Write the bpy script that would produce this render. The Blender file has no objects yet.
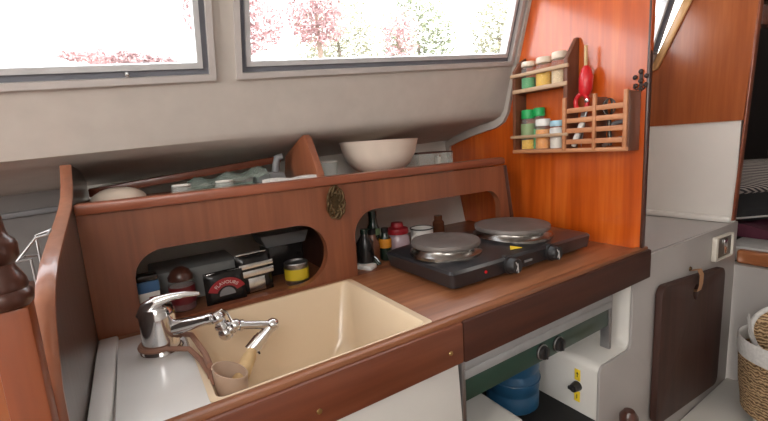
import bpy, bmesh, math, random
from mathutils import Vector, Matrix
random.seed(4)
PI = math.pi
SC = bpy.context.scene
COL = SC.collection

# ------------------------------------------------------------------ materials
def _mat(name):
    m = bpy.data.materials.new(name); m.use_nodes = True
    nt = m.node_tree; nt.nodes.clear()
    out = nt.nodes.new('ShaderNodeOutputMaterial')
    return m, nt, out
def _bsdf(nt, out, col, rough, metal=0, coat=0, spec=.5):
    b = nt.nodes.new('ShaderNodeBsdfPrincipled')
    b.inputs['Base Color'].default_value = (*col, 1); b.inputs['Roughness'].default_value = rough
    b.inputs['Metallic'].default_value = metal; b.inputs['Coat Weight'].default_value = coat
    b.inputs['Coat Roughness'].default_value = .15
    b.inputs['Specular IOR Level'].default_value = spec
    nt.links.new(b.outputs[0], out.inputs[0])
    return b
def _coords(nt, scale):
    tc = nt.nodes.new('ShaderNodeTexCoord'); mp = nt.nodes.new('ShaderNodeMapping')
    mp.inputs['Scale'].default_value = scale
    nt.links.new(tc.outputs['Object'], mp.inputs[0]); return mp.outputs[0]
def _noise(nt, vec, scale, detail=4, dist=0):
    n = nt.nodes.new('ShaderNodeTexNoise'); n.inputs['Scale'].default_value = scale
    n.inputs['Detail'].default_value = detail; n.inputs['Distortion'].default_value = dist
    nt.links.new(vec, n.inputs['Vector']); return n.outputs['Fac']
def _ramp(nt, fac, stops):
    r = nt.nodes.new('ShaderNodeValToRGB')
    el = r.color_ramp.elements
    el[0].position = stops[0][0]; el[0].color = (*stops[0][1], 1)
    el[1].position = stops[-1][0]; el[1].color = (*stops[-1][1], 1)
    for p, c in stops[1:-1]:
        e = el.new(p); e.color = (*c, 1)
    nt.links.new(fac, r.inputs[0]); return r.outputs[0]
def _bump(nt, b, h, strength, dist=.002):
    bp = nt.nodes.new('ShaderNodeBump'); bp.inputs['Strength'].default_value = strength
    bp.inputs['Distance'].default_value = dist
    nt.links.new(h, bp.inputs['Height']); nt.links.new(bp.outputs[0], b.inputs['Normal'])
def plain(name, col, rough=.5, metal=0, coat=0, var=.06, scale=30, spec=.5, bump=0):
    """one colour with a faint mottling"""
    m, nt, out = _mat(name); b = _bsdf(nt, out, col, rough, metal, coat, spec)
    f = _noise(nt, _coords(nt, (1, 1, 1)), scale)
    lo = tuple(max(0, c * (1 - var)) for c in col); hi = tuple(min(1, c * (1 + var)) for c in col)
    nt.links.new(_ramp(nt, f, [(.3, lo), (.7, hi)]), b.inputs['Base Color'])
    if bump: _bump(nt, b, f, bump)
    return m
def wood(name, dark, mid, light, grain='Z', rough=.32, coat=.3, streak=14, fine=90):
    m, nt, out = _mat(name); b = _bsdf(nt, out, mid, rough, 0, coat)
    st = {'X': (.06, 1, 1), 'Y': (1, .06, 1), 'Z': (1, 1, .06)}[grain]
    v = _coords(nt, st)
    a = _noise(nt, v, streak, 3, .6); f = _noise(nt, v, fine, 2, .2)
    mx = nt.nodes.new('ShaderNodeMix'); mx.data_type = 'FLOAT'; mx.inputs[0].default_value = .35
    nt.links.new(a, mx.inputs[2]); nt.links.new(f, mx.inputs[3])
    nt.links.new(_ramp(nt, mx.outputs[0], [(.3, dark), (.5, mid), (.7, light)]), b.inputs['Base Color'])
    _bump(nt, b, f, .08)
    return m
def glass(name, col=(1, 1, 1), rough=0, t=.8):
    m, nt, out = _mat(name)
    tr = nt.nodes.new('ShaderNodeBsdfTransparent'); tr.inputs[0].default_value = (*col, 1)
    b = nt.nodes.new('ShaderNodeBsdfPrincipled'); b.inputs['Base Color'].default_value = (*col, 1)
    b.inputs['Roughness'].default_value = max(.05, rough)
    mx = nt.nodes.new('ShaderNodeMixShader'); mx.inputs[0].default_value = t
    nt.links.new(b.outputs[0], mx.inputs[1]); nt.links.new(tr.outputs[0], mx.inputs[2])
    nt.links.new(mx.outputs[0], out.inputs[0]); return m
def wicker(name):
    m, nt, out = _mat(name); b = _bsdf(nt, out, (.5, .33, .17), .7)
    v = _coords(nt, (1, 1, 1))
    w = nt.nodes.new('ShaderNodeTexWave'); w.wave_type = 'BANDS'; w.bands_direction = 'Z'
    w.inputs['Scale'].default_value = 32; w.inputs['Distortion'].default_value = 7; w.inputs['Detail'].default_value = 2
    w.inputs['Detail Scale'].default_value = 2.2
    nt.links.new(v, w.inputs['Vector'])
    nt.links.new(_ramp(nt, w.outputs['Fac'], [(.1, (.16, .09, .04)), (.5, (.45, .28, .14)), (.9, (.66, .46, .27))]), b.inputs['Base Color'])
    _bump(nt, b, w.outputs['Fac'], .7, .006); return m
def striped(name, c1, c2, scale, direction='DIAGONAL'):
    m, nt, out = _mat(name); b = _bsdf(nt, out, c1, .85)
    w = nt.nodes.new('ShaderNodeTexWave'); w.wave_type = 'BANDS'; w.bands_direction = direction
    w.inputs['Scale'].default_value = scale; w.inputs['Distortion'].default_value = .1
    nt.links.new(_coords(nt, (1, 1, 1)), w.inputs['Vector'])
    nt.links.new(_ramp(nt, w.outputs['Fac'], [(.5, c1), (.62, c2)]), b.inputs['Base Color']); return m

M = dict(
    bulk=wood('mahogany_bulkhead', (.40, .055, .001), (.58, .095, .005), (.72, .17, .02), 'Z', .35, 1.0, 16),
    fiddle=wood('mahogany_fiddle', (.17, .052, .024), (.235, .075, .034), (.31, .105, .048), 'Z', .42, .2, 18),
    rail=wood('mahogany_rail', (.16, .04, .02), (.24, .066, .03), (.33, .1, .048), 'X', .35, .3, 20),
    top=wood('worktop_teak', (.17, .06, .025), (.27, .10, .042), (.37, .155, .07), 'X', .38, .2, 22),
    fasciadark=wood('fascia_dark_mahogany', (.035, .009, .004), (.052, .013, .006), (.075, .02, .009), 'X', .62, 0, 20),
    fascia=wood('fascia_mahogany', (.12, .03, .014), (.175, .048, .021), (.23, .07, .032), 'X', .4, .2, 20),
    dark=wood('dark_board', (.05, .018, .012), (.075, .026, .017), (.10, .035, .022), 'Z', .3, .3, 14),
    partition=wood('dark_varnish', (.045, .03, .026), (.07, .048, .042), (.095, .066, .058), 'Z', .28, .4, 14),
    edge=wood('edge_strip_wood', (.19, .065, .032), (.27, .095, .047), (.34, .13, .068), 'Z', .28, .5, 16),
    post=wood('post_mahogany', (.17, .036, .010), (.245, .056, .015), (.31, .08, .023), 'Z', .35, .25, 16),
    rackside=wood('rack_side_wood', (.10, .032, .014), (.15, .048, .022), (.2, .07, .032), 'Z', .5, .1, 18),
    rack=wood('rack_wood', (.42, .16, .07), (.52, .22, .1), (.62, .29, .14), 'Y', .5, .1, 18),
    railpale=wood('rack_pale_rail', (.4, .25, .15), (.5, .33, .2), (.6, .42, .28), 'Y', .5, .1, 18),
    pine=wood('brush_handle_wood', (.5, .33, .15), (.63, .44, .22), (.72, .55, .3), 'Z', .5, 0, 30),
    trimwood=wood('honey_trim', (.5, .26, .1), (.62, .36, .16), (.7, .45, .22), 'Z', .3, .3, 18),
    forward=wood('forward_wood', (.24, .055, .014), (.33, .085, .022), (.43, .13, .038), 'Z', .3, .5, 9),
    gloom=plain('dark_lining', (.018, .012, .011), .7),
    liner=plain('cabin_liner', (.52, .475, .435), .75, 0, 0, .04, 26, .3, .1),
    hull=plain('hull_paint', (.76, .74, .69), .6, 0, 0, .06, 9),
    hullshade=plain('hull_paint_shaded', (.17, .155, .15), .8, 0, 0, .12, 8),  # hull paint darkened to carry the shade left of the partition
    white=plain('white_gelcoat', (.74, .72, .68), .35, 0, .2, .03, 6),
    whiteshade=plain('grey_shaded_white', (.40, .375, .36), .45, 0, .1, .04, 5),  # grey tone holds the shade on the locker's white paint
    cream=plain('cream_sink', (.80, .64, .45), .28, 0, .3, .03, 7),
    drain=plain('white_drainboard', (.72, .71, .69), .25, 0, .3, .03, 9),
    framem=plain('window_frame_paint', (.50, .465, .45), .5, 0, 0, .04),
    gasket=plain('grey_gasket', (.15, .155, .18), .6),
    framein=plain('window_inner_frame', (.52, .52, .53), .4),
    chrome=plain('chrome', (.78, .78, .79), .12, 1, 0, .02),
    steel=plain('brushed_steel', (.42, .42, .43), .4, 1, 0, .05, 60),
    darksteel=plain('dark_steel', (.12, .11, .10), .45, 1),
    brass=plain('old_brass', (.13, .085, .042), .5, .8, 0, .3, 120),
    screw=plain('brass_screw', (.6, .46, .2), .3, 1),
    hob=plain('black_enamel', (.020, .020, .023), .28, 0, .3, .05),
    hobside=plain('black_plastic', (.018, .017, .018), .4),
    plate=plain('cast_plate', (.16, .14, .13), .45, .35, 0, .08, 40),
    rim=plain('plate_rim', (.24, .225, .21), .25, 1),
    knobmark=plain('knob_mark', (.45, .45, .45), .4),
    yellow=plain('yellow_sticker', (.85, .62, .03), .5),
    red=plain('red_plastic', (.62, .012, .02), .35, 0, .2),
    redlid=plain('red_lid', (.32, .012, .02), .4),
    green=plain('green_cap', (.015, .38, .10), .4),
    lidcream=plain('cream_lid', (.72, .60, .48), .4),
    mint=plain('green_herbs', (.05, .40, .15), .7, 0, 0, .2, 200),
    turmeric=plain('yellow_spice', (.80, .50, .03), .7, 0, 0, .15, 200),
    creamspice=plain('cream_spice', (.78, .62, .40), .7, 0, 0, .15, 200),
    paprika=plain('orange_spice', (.78, .32, .05), .7, 0, 0, .15, 200),
    whiteplastic=plain('white_plastic', (.78, .76, .72), .4),
    paleblue=plain('pale_blue_cap', (.38, .60, .70), .4),
    blue=plain('blue_print', (.05, .14, .30), .5),
    jug=plain('blue_jug', (.022, .10, .21), .3, 0, .2),
    stovegrey=plain('grey_enamel', (.40, .41, .42), .35, .3),
    stovegreen=plain('green_panel', (.022, .062, .045), .3, 0, .3, .05),
    chop=wood('chopping_board_wood', (.035, .013, .009), (.05, .019, .013), (.07, .027, .018), 'Z', .6, .0, 16),
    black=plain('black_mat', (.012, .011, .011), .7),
    blackfoil=plain('black_foil', (.02, .018, .018), .25, .2, 0, .2),
    silver=plain('silver_foil', (.7, .7, .7), .25, 1, 0, .1, 80),
    maroon=plain('maroon_label', (.16, .012, .018), .4),
    tinyellow=plain('tin_yellow', (.66, .50, .03), .4),
    greyplastic=plain('grey_plastic', (.20, .20, .21), .4),
    greybox=plain('grey_box', (.26, .26, .25), .6),
    lilac=plain('lilac_jar', (.50, .38, .42), .25, 0, .3),
    orange=plain('orange_cap', (.70, .27, .02), .5),
    bottlegreen=plain('dark_green_bottle', (.015, .03, .02), .15, 0, .3),
    palegreen=plain('pale_green_label', (.24, .33, .16), .5),
    brownbottle=plain('brown_bottle', (.14, .05, .025), .25),
    bowl=plain('stoneware_white', (.72, .62, .53), .35, 0, .2, .03),
    cup=plain('beige_cup', (.55, .40, .30), .5),
    strap=plain('brown_strap', (.30, .15, .10), .5),
    socket=plain('socket_cream', (.72, .68, .60), .4),
    socketin=plain('socket_dark', (.10, .08, .06), .4),
    loop=plain('tan_leather', (.42, .22, .11), .6),
    wicker=wicker('woven_seagrass'),
    fabricwhite=plain('white_cloth', (.72, .71, .69), .85, 0, 0, .1, 120),
    stripes=striped('striped_cloth', (.03, .025, .03), (.42, .37, .34), 60),
    blanket=plain('plum_blanket', (.10, .02, .04), .9, 0, 0, .5, 6),
    darkcloth=plain('black_cloth', (.015, .015, .017), .9),
    sheet=plain('pale_sheet', (.5, .49, .48), .9),
    berthwood=wood('berth_trim_wood', (.27, .09, .03), (.36, .13, .05), (.45, .18, .08), 'Y', .3, .3, 18),
    iron=plain('black_iron', (.05, .03, .025), .5, .5),
    pane=glass('window_acrylic', (.97, .98, 1), .1, .94),
    clear=glass('clear_glass', (.96, .98, .97), .05, .86),
    film=glass('cling_film', (.80, .88, .84), .15, .78),
    jarglass=glass('jar_glass', (.99, .97, .94), .05, .88),
    sole=wood('cabin_sole', (.12, .05, .025), (.18, .08, .04), (.25, .12, .06), 'X', .4, .2, 16),
    deckhead=plain('white_deckhead', (.72, .70, .67), .7),
    leaf=plain('green_leaf', (.23, .26, .15), .7, 0, 0, .4, 3),
    leafpale=plain('pale_leaf', (.32, .32, .21), .7, 0, 0, .4, 3),
    blossom=plain('pink_blossom', (.48, .29, .29), .7, 0, 0, .4, 3),
    bark=plain('bark', (.25, .18, .13), .9),
    render=plain('white_render', (.85, .84, .82), .9),
    quay=plain('quay_stone', (.6, .58, .55), .9),
    ink=plain('black_ink', (.02, .02, .02), .6),
)

# ------------------------------------------------------------------ mesh builder
class B:
    def __init__(s): s.bm = bmesh.new()
    def _add(s, bm2, mx=None):
        if mx is not None: bmesh.ops.transform(bm2, matrix=mx, verts=bm2.verts)
        me = bpy.data.meshes.new('tmp'); bm2.to_mesh(me); bm2.free()
        s.bm.from_mesh(me); bpy.data.meshes.remove(me); return s
    def box(s, x0, x1, y0, y1, z0, z1, bev=.0, seg=2, mx=None):
        b = bmesh.new(); bmesh.ops.create_cube(b, size=1)
        for v in b.verts:
            v.co = Vector(((x0+x1)/2 + v.co.x*(x1-x0), (y0+y1)/2 + v.co.y*(y1-y0), (z0+z1)/2 + v.co.z*(z1-z0)))
        if bev: bmesh.ops.bevel(b, geom=list(b.edges), offset=bev, segments=seg, affect='EDGES', profile=.5)
        return s._add(b, mx)
    def lathe(s, prof, c=(0, 0, 0), n=40, mx=None, cap=True):
        """prof = [(radius, z)...] turned about Z through c"""
        b = bmesh.new(); rings = []
        for r, z in prof:
            if r < 1e-6: rings.append([b.verts.new((0, 0, z))])
            else: rings.append([b.verts.new((r*math.cos(2*PI*i/n), r*math.sin(2*PI*i/n), z)) for i in range(n)])
        for a, d in zip(rings, rings[1:]):
            for i in range(n):
                j = (i+1) % n
                if len(a) == 1 and len(d) > 1: b.faces.new((a[0], d[i], d[j]))
                elif len(d) == 1 and len(a) > 1: b.faces.new((a[i], a[j], d[0]))
                elif len(a) > 1: b.faces.new((a[i], a[j], d[j], d[i]))
        if cap:
            if len(rings[0]) > 1: b.faces.new(rings[0][::-1])
            if len(rings[-1]) > 1: b.faces.new(rings[-1])
        bmesh.ops.recalc_face_normals(b, faces=b.faces)
        t = Matrix.Translation(c)
        return s._add(b, t if mx is None else t @ mx)
    def tube(s, pts, r, n=10, closed=False):
        pts = [Vector(p) for p in pts]; b = bmesh.new(); N = len(pts)
        rs = r if isinstance(r, (list, tuple)) else [r]*N
        rings = []; up = None
        for i, p in enumerate(pts):
            if closed: t = (pts[(i+1) % N] - pts[i-1]).normalized()
            else: t = (pts[min(i+1, N-1)] - pts[max(i-1, 0)]).normalized()
            if up is None: up = t.orthogonal().normalized()
            up = (up - t*up.dot(t)).normalized(); w = t.cross(up)
            rings.append([b.verts.new(p + rs[i]*(math.cos(2*PI*k/n)*up + math.sin(2*PI*k/n)*w)) for k in range(n)])
        for i in range(N if closed else N-1):
            a, d = rings[i], rings[(i+1) % N]
            for k in range(n):
                b.faces.new((a[k], a[(k+1) % n], d[(k+1) % n], d[k]))
        if not closed: b.faces.new(rings[0][::-1]); b.faces.new(rings[-1])
        bmesh.ops.recalc_face_normals(b, faces=b.faces)
        return s._add(b)
    def prism(s, outer, holes, frm, depth, bev=0):
        """2D outline (with holes) put through frm(u, v) -> point, given thickness along vector depth"""
        b = bmesh.new()
        for loop in [outer] + list(holes):
            vs = [b.verts.new(frm(u, v)) for u, v in loop]
            for i in range(len(vs)): b.edges.new((vs[i], vs[(i+1) % len(vs)]))
        if holes: bmesh.ops.triangle_fill(b, edges=list(b.edges), use_beauty=True)
        else: b.faces.new(list(b.verts))
        g = bmesh.ops.extrude_face_region(b, geom=list(b.faces))
        bmesh.ops.translate(b, vec=Vector(depth), verts=[v for v in g['geom'] if isinstance(v, bmesh.types.BMVert)])
        bmesh.ops.recalc_face_normals(b, faces=b.faces)
        if bev:
            es = [e for e in b.edges if len(e.link_faces) == 2 and e.calc_face_angle(0) > .6]
            bmesh.ops.bevel(b, geom=es, offset=bev, segments=2, affect='EDGES', profile=.5)
        return s._add(b)
    def ball(s, c, r, sc=(1, 1, 1), sub=3, mx=None):
        b = bmesh.new(); bmesh.ops.create_icosphere(b, subdivisions=sub, radius=r)
        m = Matrix.Translation(c) @ (mx or Matrix()) @ Matrix.Diagonal((*sc, 1))
        return s._add(b, m)
    def grid(s, rows, thick=None):
        """rows of points -> sheet; thick = vector for the back layer"""
        b = bmesh.new(); R = [[b.verts.new(p) for p in row] for row in rows]
        for a, d in zip(R, R[1:]):
            for i in range(len(a)-1): b.faces.new((a[i], a[i+1], d[i+1], d[i]))
        if thick:
            g = bmesh.ops.extrude_face_region(b, geom=list(b.faces))
            bmesh.ops.translate(b, vec=Vector(thick), verts=[v for v in g['geom'] if isinstance(v, bmesh.types.BMVert)])
        bmesh.ops.recalc_face_normals(b, faces=b.faces)
        return s._add(b)
    def mesh(s, name, loc=(0, 0, 0), sharp=35):
        bmesh.ops.translate(s.bm, vec=-Vector(loc), verts=s.bm.verts)
        for f in s.bm.faces: f.smooth = True
        lim = math.radians(sharp)
        for e in s.bm.edges:
            if len(e.link_faces) == 2: e.smooth = e.calc_face_angle(0) < lim
            else: e.smooth = False
        me = bpy.data.meshes.new(name); s.bm.to_mesh(me); s.bm.free(); return me
def axis(frm, to):
    """matrix that takes +Z onto the direction frm->to, placed at frm"""
    d = (Vector(to) - Vector(frm)).normalized()
    return Matrix.Translation(frm) @ d.to_track_quat('Z', 'Y').to_matrix().to_4x4()

# ------------------------------------------------------------------ scene objects
WL = {}
def tag(o, label=None, cat=None, group=None, kind=None):
    if label: o['label'] = label
    if cat: o['category'] = cat
    if group: o['group'] = group
    if kind: o['kind'] = kind
    return o
def thing(name, label, cat, loc=(0, 0, 0), group=None):
    o = bpy.data.objects.new(name, None); COL.objects.link(o); o.location = loc; o.empty_display_size = .02
    WL[o.name] = Vector(loc); return tag(o, label, cat, group)
def part(name, b, m, parent, label=None):
    w = WL[parent.name]
    me = b.mesh(name, w); me.materials.append(M[m])
    o = bpy.data.objects.new(name, me); COL.objects.link(o); o.parent = parent
    WL[o.name] = w
    if label: o['label'] = label
    return o
def single(name, b, m, label, cat, loc=(0, 0, 0), group=None, kind=None):
    me = b.mesh(name, loc); me.materials.append(M[m])
    o = bpy.data.objects.new(name, me); COL.objects.link(o); o.location = loc
    WL[o.name] = Vector(loc); return tag(o, label, cat, group, kind)
def struct(name, b, m, parent=None):
    if parent is not None: return part(name, b, m, parent)
    return single(name, b, m, None, None, (0, 0, 0), None, 'structure')
def copy_tree(o, loc=None, parent=None):
    c = o.copy(); COL.objects.link(c)
    if parent is not None: c.parent = parent
    if loc is not None: c.location = loc
    for ch in list(o.children): copy_tree(ch, None, c)
    return c
def rrect(x0, x1, z0, z1, rs, n=10):
    """rounded rectangle, rs = radii for corners bl, br, tr, tl"""
    out = []
    for (cx, cz, r, a0) in ((x0, z0, rs[0], PI), (x1, z0, rs[1], 1.5*PI), (x1, z1, rs[2], 0), (x0, z1, rs[3], .5*PI)):
        if r <= 0: out.append((cx, cz)); continue
        ox = cx + (r if cx == x0 else -r); oz = cz + (r if cz == z0 else -r)
        for i in range(n+1):
            a = a0 + i*PI/2/n
            out.append((ox + r*math.cos(a), oz + r*math.sin(a)))
    return out
def lettering(text, size):
    """flat letter outlines as a bmesh-ready mesh, centred"""
    cu = bpy.data.curves.new('t', 'FONT'); cu.body = text; cu.size = size; cu.align_x = 'CENTER'; cu.extrude = .0003
    o = bpy.data.objects.new('t', cu); me = bpy.data.meshes.new_from_object(o)
    bpy.data.objects.remove(o); bpy.data.curves.remove(cu); return me

# ================================================================== THE SETTING
# cabin side: profile (Y, Z) at the galley bulkhead, sheared down towards the left
XW = (-1.1, 1.075, 1.80, 2.9)
PROF = [(.765, 1.80), (.873, 1.432), (.905, 1.315), (.914, 1.29), (.928, 1.273), (.952, 1.264), (1.0, 1.256), (1.07, 1.242), (1.15, 1.222), (1.23, 1.20)]
def kz(i): return .09 if i <= 1 else (.065 if i < 8 else .045)
def wallp(x, i, t=0.0, out=0.0):
    """point on the cabin side: profile station i (+t towards i+1), pushed outboard by out"""
    def one(j):
        y, z = PROF[j]
        k = .085 if j <= 1 else (.062 if j < 4 else .052)
        yy = y - (.125*(x-1.075) if x > 1.075 else 0)
        return Vector((x, yy, z + k*(x-1.075)))
    a, b = one(i), one(min(i+1, len(PROF)-1))
    p = a + (b-a)*t
    return p + Vector((0, .955*out, .28*out))
def tz(z):
    """profile parameter of the straight top panel for height z at the bulkhead"""
    return (1.80 - z)/(1.80 - 1.432)
WIN = [(-.74, .168), (.222, 1.045), (1.30, 1.775)]
ZT, ZB = 1.640, 1.434
def strip(xs, ts):
    b = B()
    return b
def cabin_wall(name, x_lo, x_hi, wins, zt, zb, mat):
    b = B(); bm = b.bm
    xs = sorted({x_lo, x_hi, *[v for w in wins for v in w]})
    ts = [0, tz(zt), tz(zb), 1.0]
    def face(f, th=.03):
        fr = [bm.verts.new(f(u, v, 0)) for u, v in ((0, 0), (1, 0), (1, 1), (0, 1))]
        bk = [bm.verts.new(f(u, v, th)) for u, v in ((0, 0), (1, 0), (1, 1), (0, 1))]
        bm.faces.new(fr); bm.faces.new(bk[::-1])
        for i in range(4):
            j = (i+1) % 4; bm.faces.new((fr[i], bk[i], bk[j], fr[j]))
    for x0, x1 in zip(xs, xs[1:]):
        for k in range(3):
            if k == 1 and any(w[0] <= x0 and x1 <= w[1] for w in wins): continue
            face(lambda u, v, o: wallp(x0 + u*(x1-x0), 0, ts[k] + v*(ts[k+1]-ts[k]), o))
    xl = [x_lo + (x_hi-x_lo)*i/8 for i in range(9)]
    pr = [(1, 0), (1, .35), (1, .7)] + [(i, t) for i in range(2, len(PROF)-1) for t in (0, .5)] + [(len(PROF)-1, 0)]
    b.grid([[wallp(x, i, t) for x in xl] for i, t in pr], (0, .012, .022))
    bmesh.ops.remove_doubles(bm, verts=bm.verts, dist=1e-5)
    bmesh.ops.recalc_face_normals(bm, faces=bm.faces)
    return struct(name, b, mat)
cabin_wall('wall_cabin_side', XW[0], 1.09, WIN[:2], ZT, ZB, 'liner')
cabin_wall('wall_forward_side', 1.09, 1.80, WIN[2:], ZT, ZB, 'liner')
def window(idx, x0, x1, zt, zb, frame='framem'):
    """frame bead, gasket, inner frame and pane of one fixed window set into the cabin side"""
    def frm(u, v, o): return wallp(u, 0, tz(v), o)
    def ring(b, a0, a1, o0, o1):
        # a rectangular ring between insets a0 (outer) and a1 (inner) from o0 to o1
        R = []
        for a, o in ((a0, o1), (a0, o0), (a1, o0), (a1, o1)):
            R.append([b.bm.verts.new(frm(u, v, o)) for u, v in ((x0+a, zb+a), (x1-a, zb+a), (x1-a, zt-a), (x0+a, zt-a))])
        for k in range(4):
            p, q = R[k], R[(k+1) % 4]
            for i in range(4):
                j = (i+1) % 4; b.bm.faces.new((p[i], p[j], q[j], q[i]))
        bmesh.ops.recalc_face_normals(b.bm, faces=b.bm.faces)
        return b
    base = frm((x0+x1)/2, zb, 0)
    w = bpy.data.objects.new('window_%d' % idx, None); COL.objects.link(w); w.location = base; w['kind'] = 'structure'
    WL[w.name] = base
    part('frame', ring(B(), -.007, .004, -.010, .02), frame, w)
    part('gasket', ring(B(), .004, .015, .004, .022), 'gasket', w)
    part('inner_frame', ring(B(), .015, .025, -.002, .024), 'framein', w)
    b = B()
    vs = [frm(u, v, o) for o in (.010, .016) for u, v in ((x0+.022, zb+.022), (x1-.022, zb+.022), (x1-.022, zt-.022), (x0+.022, zt-.022))]
    V = [b.bm.verts.new(p) for p in vs]
    for f in ((0, 1, 2, 3), (7, 6, 5, 4), (0, 4, 5, 1), (1, 5, 6, 2), (2, 6, 7, 3), (3, 7, 4, 0)): b.bm.faces.new([V[i] for i in f])
    bmesh.ops.recalc_face_normals(b.bm, faces=b.bm.faces)
    part('pane', b, 'pane', w)
    return w
w1 = window(1, *WIN[0], ZT, ZB); window(2, *WIN[1], ZT, ZB); window(3, *WIN[2], ZT, ZB, 'gasket')
pb = wallp(.025, 0, tz(ZB+.010), -.004)
part('window_bolt', B().lathe([(.0, .0), (.004, .0), (.0045, .004), (.003, .007), (0, .008)], mx=axis(pb, pb + Vector((0, -1, -.3))), n=16), 'chrome', w1)

# hull side behind the galley
HP = [(1.02, .40), (1.07, .70), (1.125, .90), (1.16, 1.03), (1.195, 1.15), (1.215, 1.26)]
struct('wall_hull_saloon', B().grid([[(x, y, z) for x in (-1.1, -.6, -.0945)] for y, z in HP], (0, .03, 0)), 'hullshade')  # same hull as the galley side, with shade put into its grey
struct('wall_hull', B().grid([[(x, y, z) for x in (-.0945, 0, .5, 1.075, 1.8)] for y, z in HP], (0, .03, 0)), 'hull')

# galley bulkhead: facing the galley, its outboard edge follows the cabin side
def bulk_outline():
    pts = [(.49, .893), (1.115, .893), (1.15, 1.03), (1.185, 1.14)]
    pts += [(1.235, 1.19), (1.15, 1.215), (1.07, 1.236), (1.0, 1.25), (.952, 1.258), (.928, 1.267), (.912, 1.287), (.905, 1.31), (.873, 1.43), (.77, 1.80)]
    pts += [(.478, 1.80)]
    return pts
struct('wall_galley_bulkhead', B().prism(bulk_outline(), [], lambda u, v: Vector((1.0745, u, v)), (.015, 0, 0)), 'bulk')
# its lower part outboard of the worktop is hidden; the edge bead towards the saloon
struct('trim_1', B().box(1.0735, 1.0905, .4835, .4895, .90, 1.80, .002), 'dark')
# painted cabin-side return that meets the bulkhead
rt = [(.873, 1.432), (.905, 1.315), (.914, 1.29), (.928, 1.272), (.952, 1.262), (1.0, 1.254), (1.07, 1.240), (1.15, 1.220), (1.20, 1.20), (1.21, 1.15), (1.195, 1.10)]
def off(poly, d):
    out = []
    for i, p in enumerate(poly):
        a = Vector(poly[max(i-1, 0)]); c = Vector(poly[min(i+1, len(poly)-1)])
        t = (c-a).normalized(); k = d*(.7 + .9*min(1, i/5)); out.append((p[0] + k*t.y, p[1] - k*t.x))
    return out
struct('trim_2', B().prism([(.765, 1.80)] + rt + off([(.765, 1.80)] + rt, .016)[::-1], [], lambda u, v: Vector((1.062, u, v)), (.0125, 0, 0)), 'liner')

# second bulkhead further forward: white below, varnished above
XF = 1.80
struct('wall_forward_bulkhead', B().box(XF, XF+.02, .512, 1.15, .30, 1.212), 'white')
struct('wall_forward_panel', B().prism([(.506, 1.212), (1.0, 1.212), (.86, 1.33), (.80, 1.445), (.615, 1.83), (.478, 1.83)], [], lambda u, v: Vector((XF-.006, u, v)), (.026, 0, 0)), 'forward')
struct('trim_3', B().prism([(.806, 1.42), (.775, 1.43), (.59, 1.83), (.625, 1.83)], [], lambda u, v: Vector((XF-.018, u, v)), (.012, 0, 0), .003), 'trimwood')
struct('trim_4', B().prism([(.517, .86), (.511, .86), (.476, 1.83), (.482, 1.83)], [], lambda u, v: Vector((XF-.008, u, v)), (.030, 0, 0), .002), 'rail')
# fore cabin lining
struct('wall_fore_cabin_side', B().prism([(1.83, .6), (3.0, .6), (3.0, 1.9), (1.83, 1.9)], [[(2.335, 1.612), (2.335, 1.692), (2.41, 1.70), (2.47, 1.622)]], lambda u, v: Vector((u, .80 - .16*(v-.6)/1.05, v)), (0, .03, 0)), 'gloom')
def fs(u, v, d=0): return Vector((u, .80 - .16*(v-.6)/1.05 + d, v))
w4 = bpy.data.objects.new('window_4', None); COL.objects.link(w4); w4['kind'] = 'structure'; WL[w4.name] = Vector((0, 0, 0))
q = [(2.325, 1.602), (2.325, 1.70), (2.415, 1.71), (2.485, 1.612)]; qi = [(2.338, 1.615), (2.338, 1.69), (2.408, 1.698), (2.465, 1.625)]
part('frame', B().prism(q, [qi], lambda u, v: fs(u, v, -.006), (0, .02, 0)), 'dark', w4)
part('pane', B().prism(qi, [], lambda u, v: fs(u, v, .008), (0, .005, 0)), 'pane', w4)
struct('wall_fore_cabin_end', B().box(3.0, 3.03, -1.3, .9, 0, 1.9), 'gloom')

struct('floor', B().box(-1.6, 3.0, -1.4, .9, -.04, 0), 'sole')
struct('ceiling', B().box(-1.6, 3.0, -1.4, .80, 1.86, 1.90), 'deckhead')
struct('wall_port', B().box(-1.6, 3.0, -1.44, -1.40, 0, 1.9), 'deckhead')

struct('wall_aft', B().prism([(-1.44, 0), (1.3, 0), (1.3, 1.9), (-1.44, 1.9)], [[(-.55, .95), (.35, .95), (.35, 1.84), (-.55, 1.84)]], lambda u, v: Vector((-1.63, u, v)), (.03, 0, 0)), 'deckhead')
# wooden batten under the side deck
def batten(b, z0, z1, y0, y1):
    b.prism([(-.075, z0), (.36, z0+.045), (.36, z1+.045), (-.075, z1)], [], lambda u, v: Vector((u, y0, v)), (0, y1-y0, 0), .002); return b
struct('trim_5', batten(B(), 1.128, 1.146, 1.08, 1.115), 'rail')

struct('trim_6', B().prism([(-1.0, 1.055), (-.096, 1.10), (-.096, 1.112), (-1.0, 1.067)], [], lambda u, v: Vector((u, 1.168, v)), (0, .03, 0), .002), 'greyplastic')
# ================================================================== GALLEY JOINERY
ZC = .90
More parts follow.
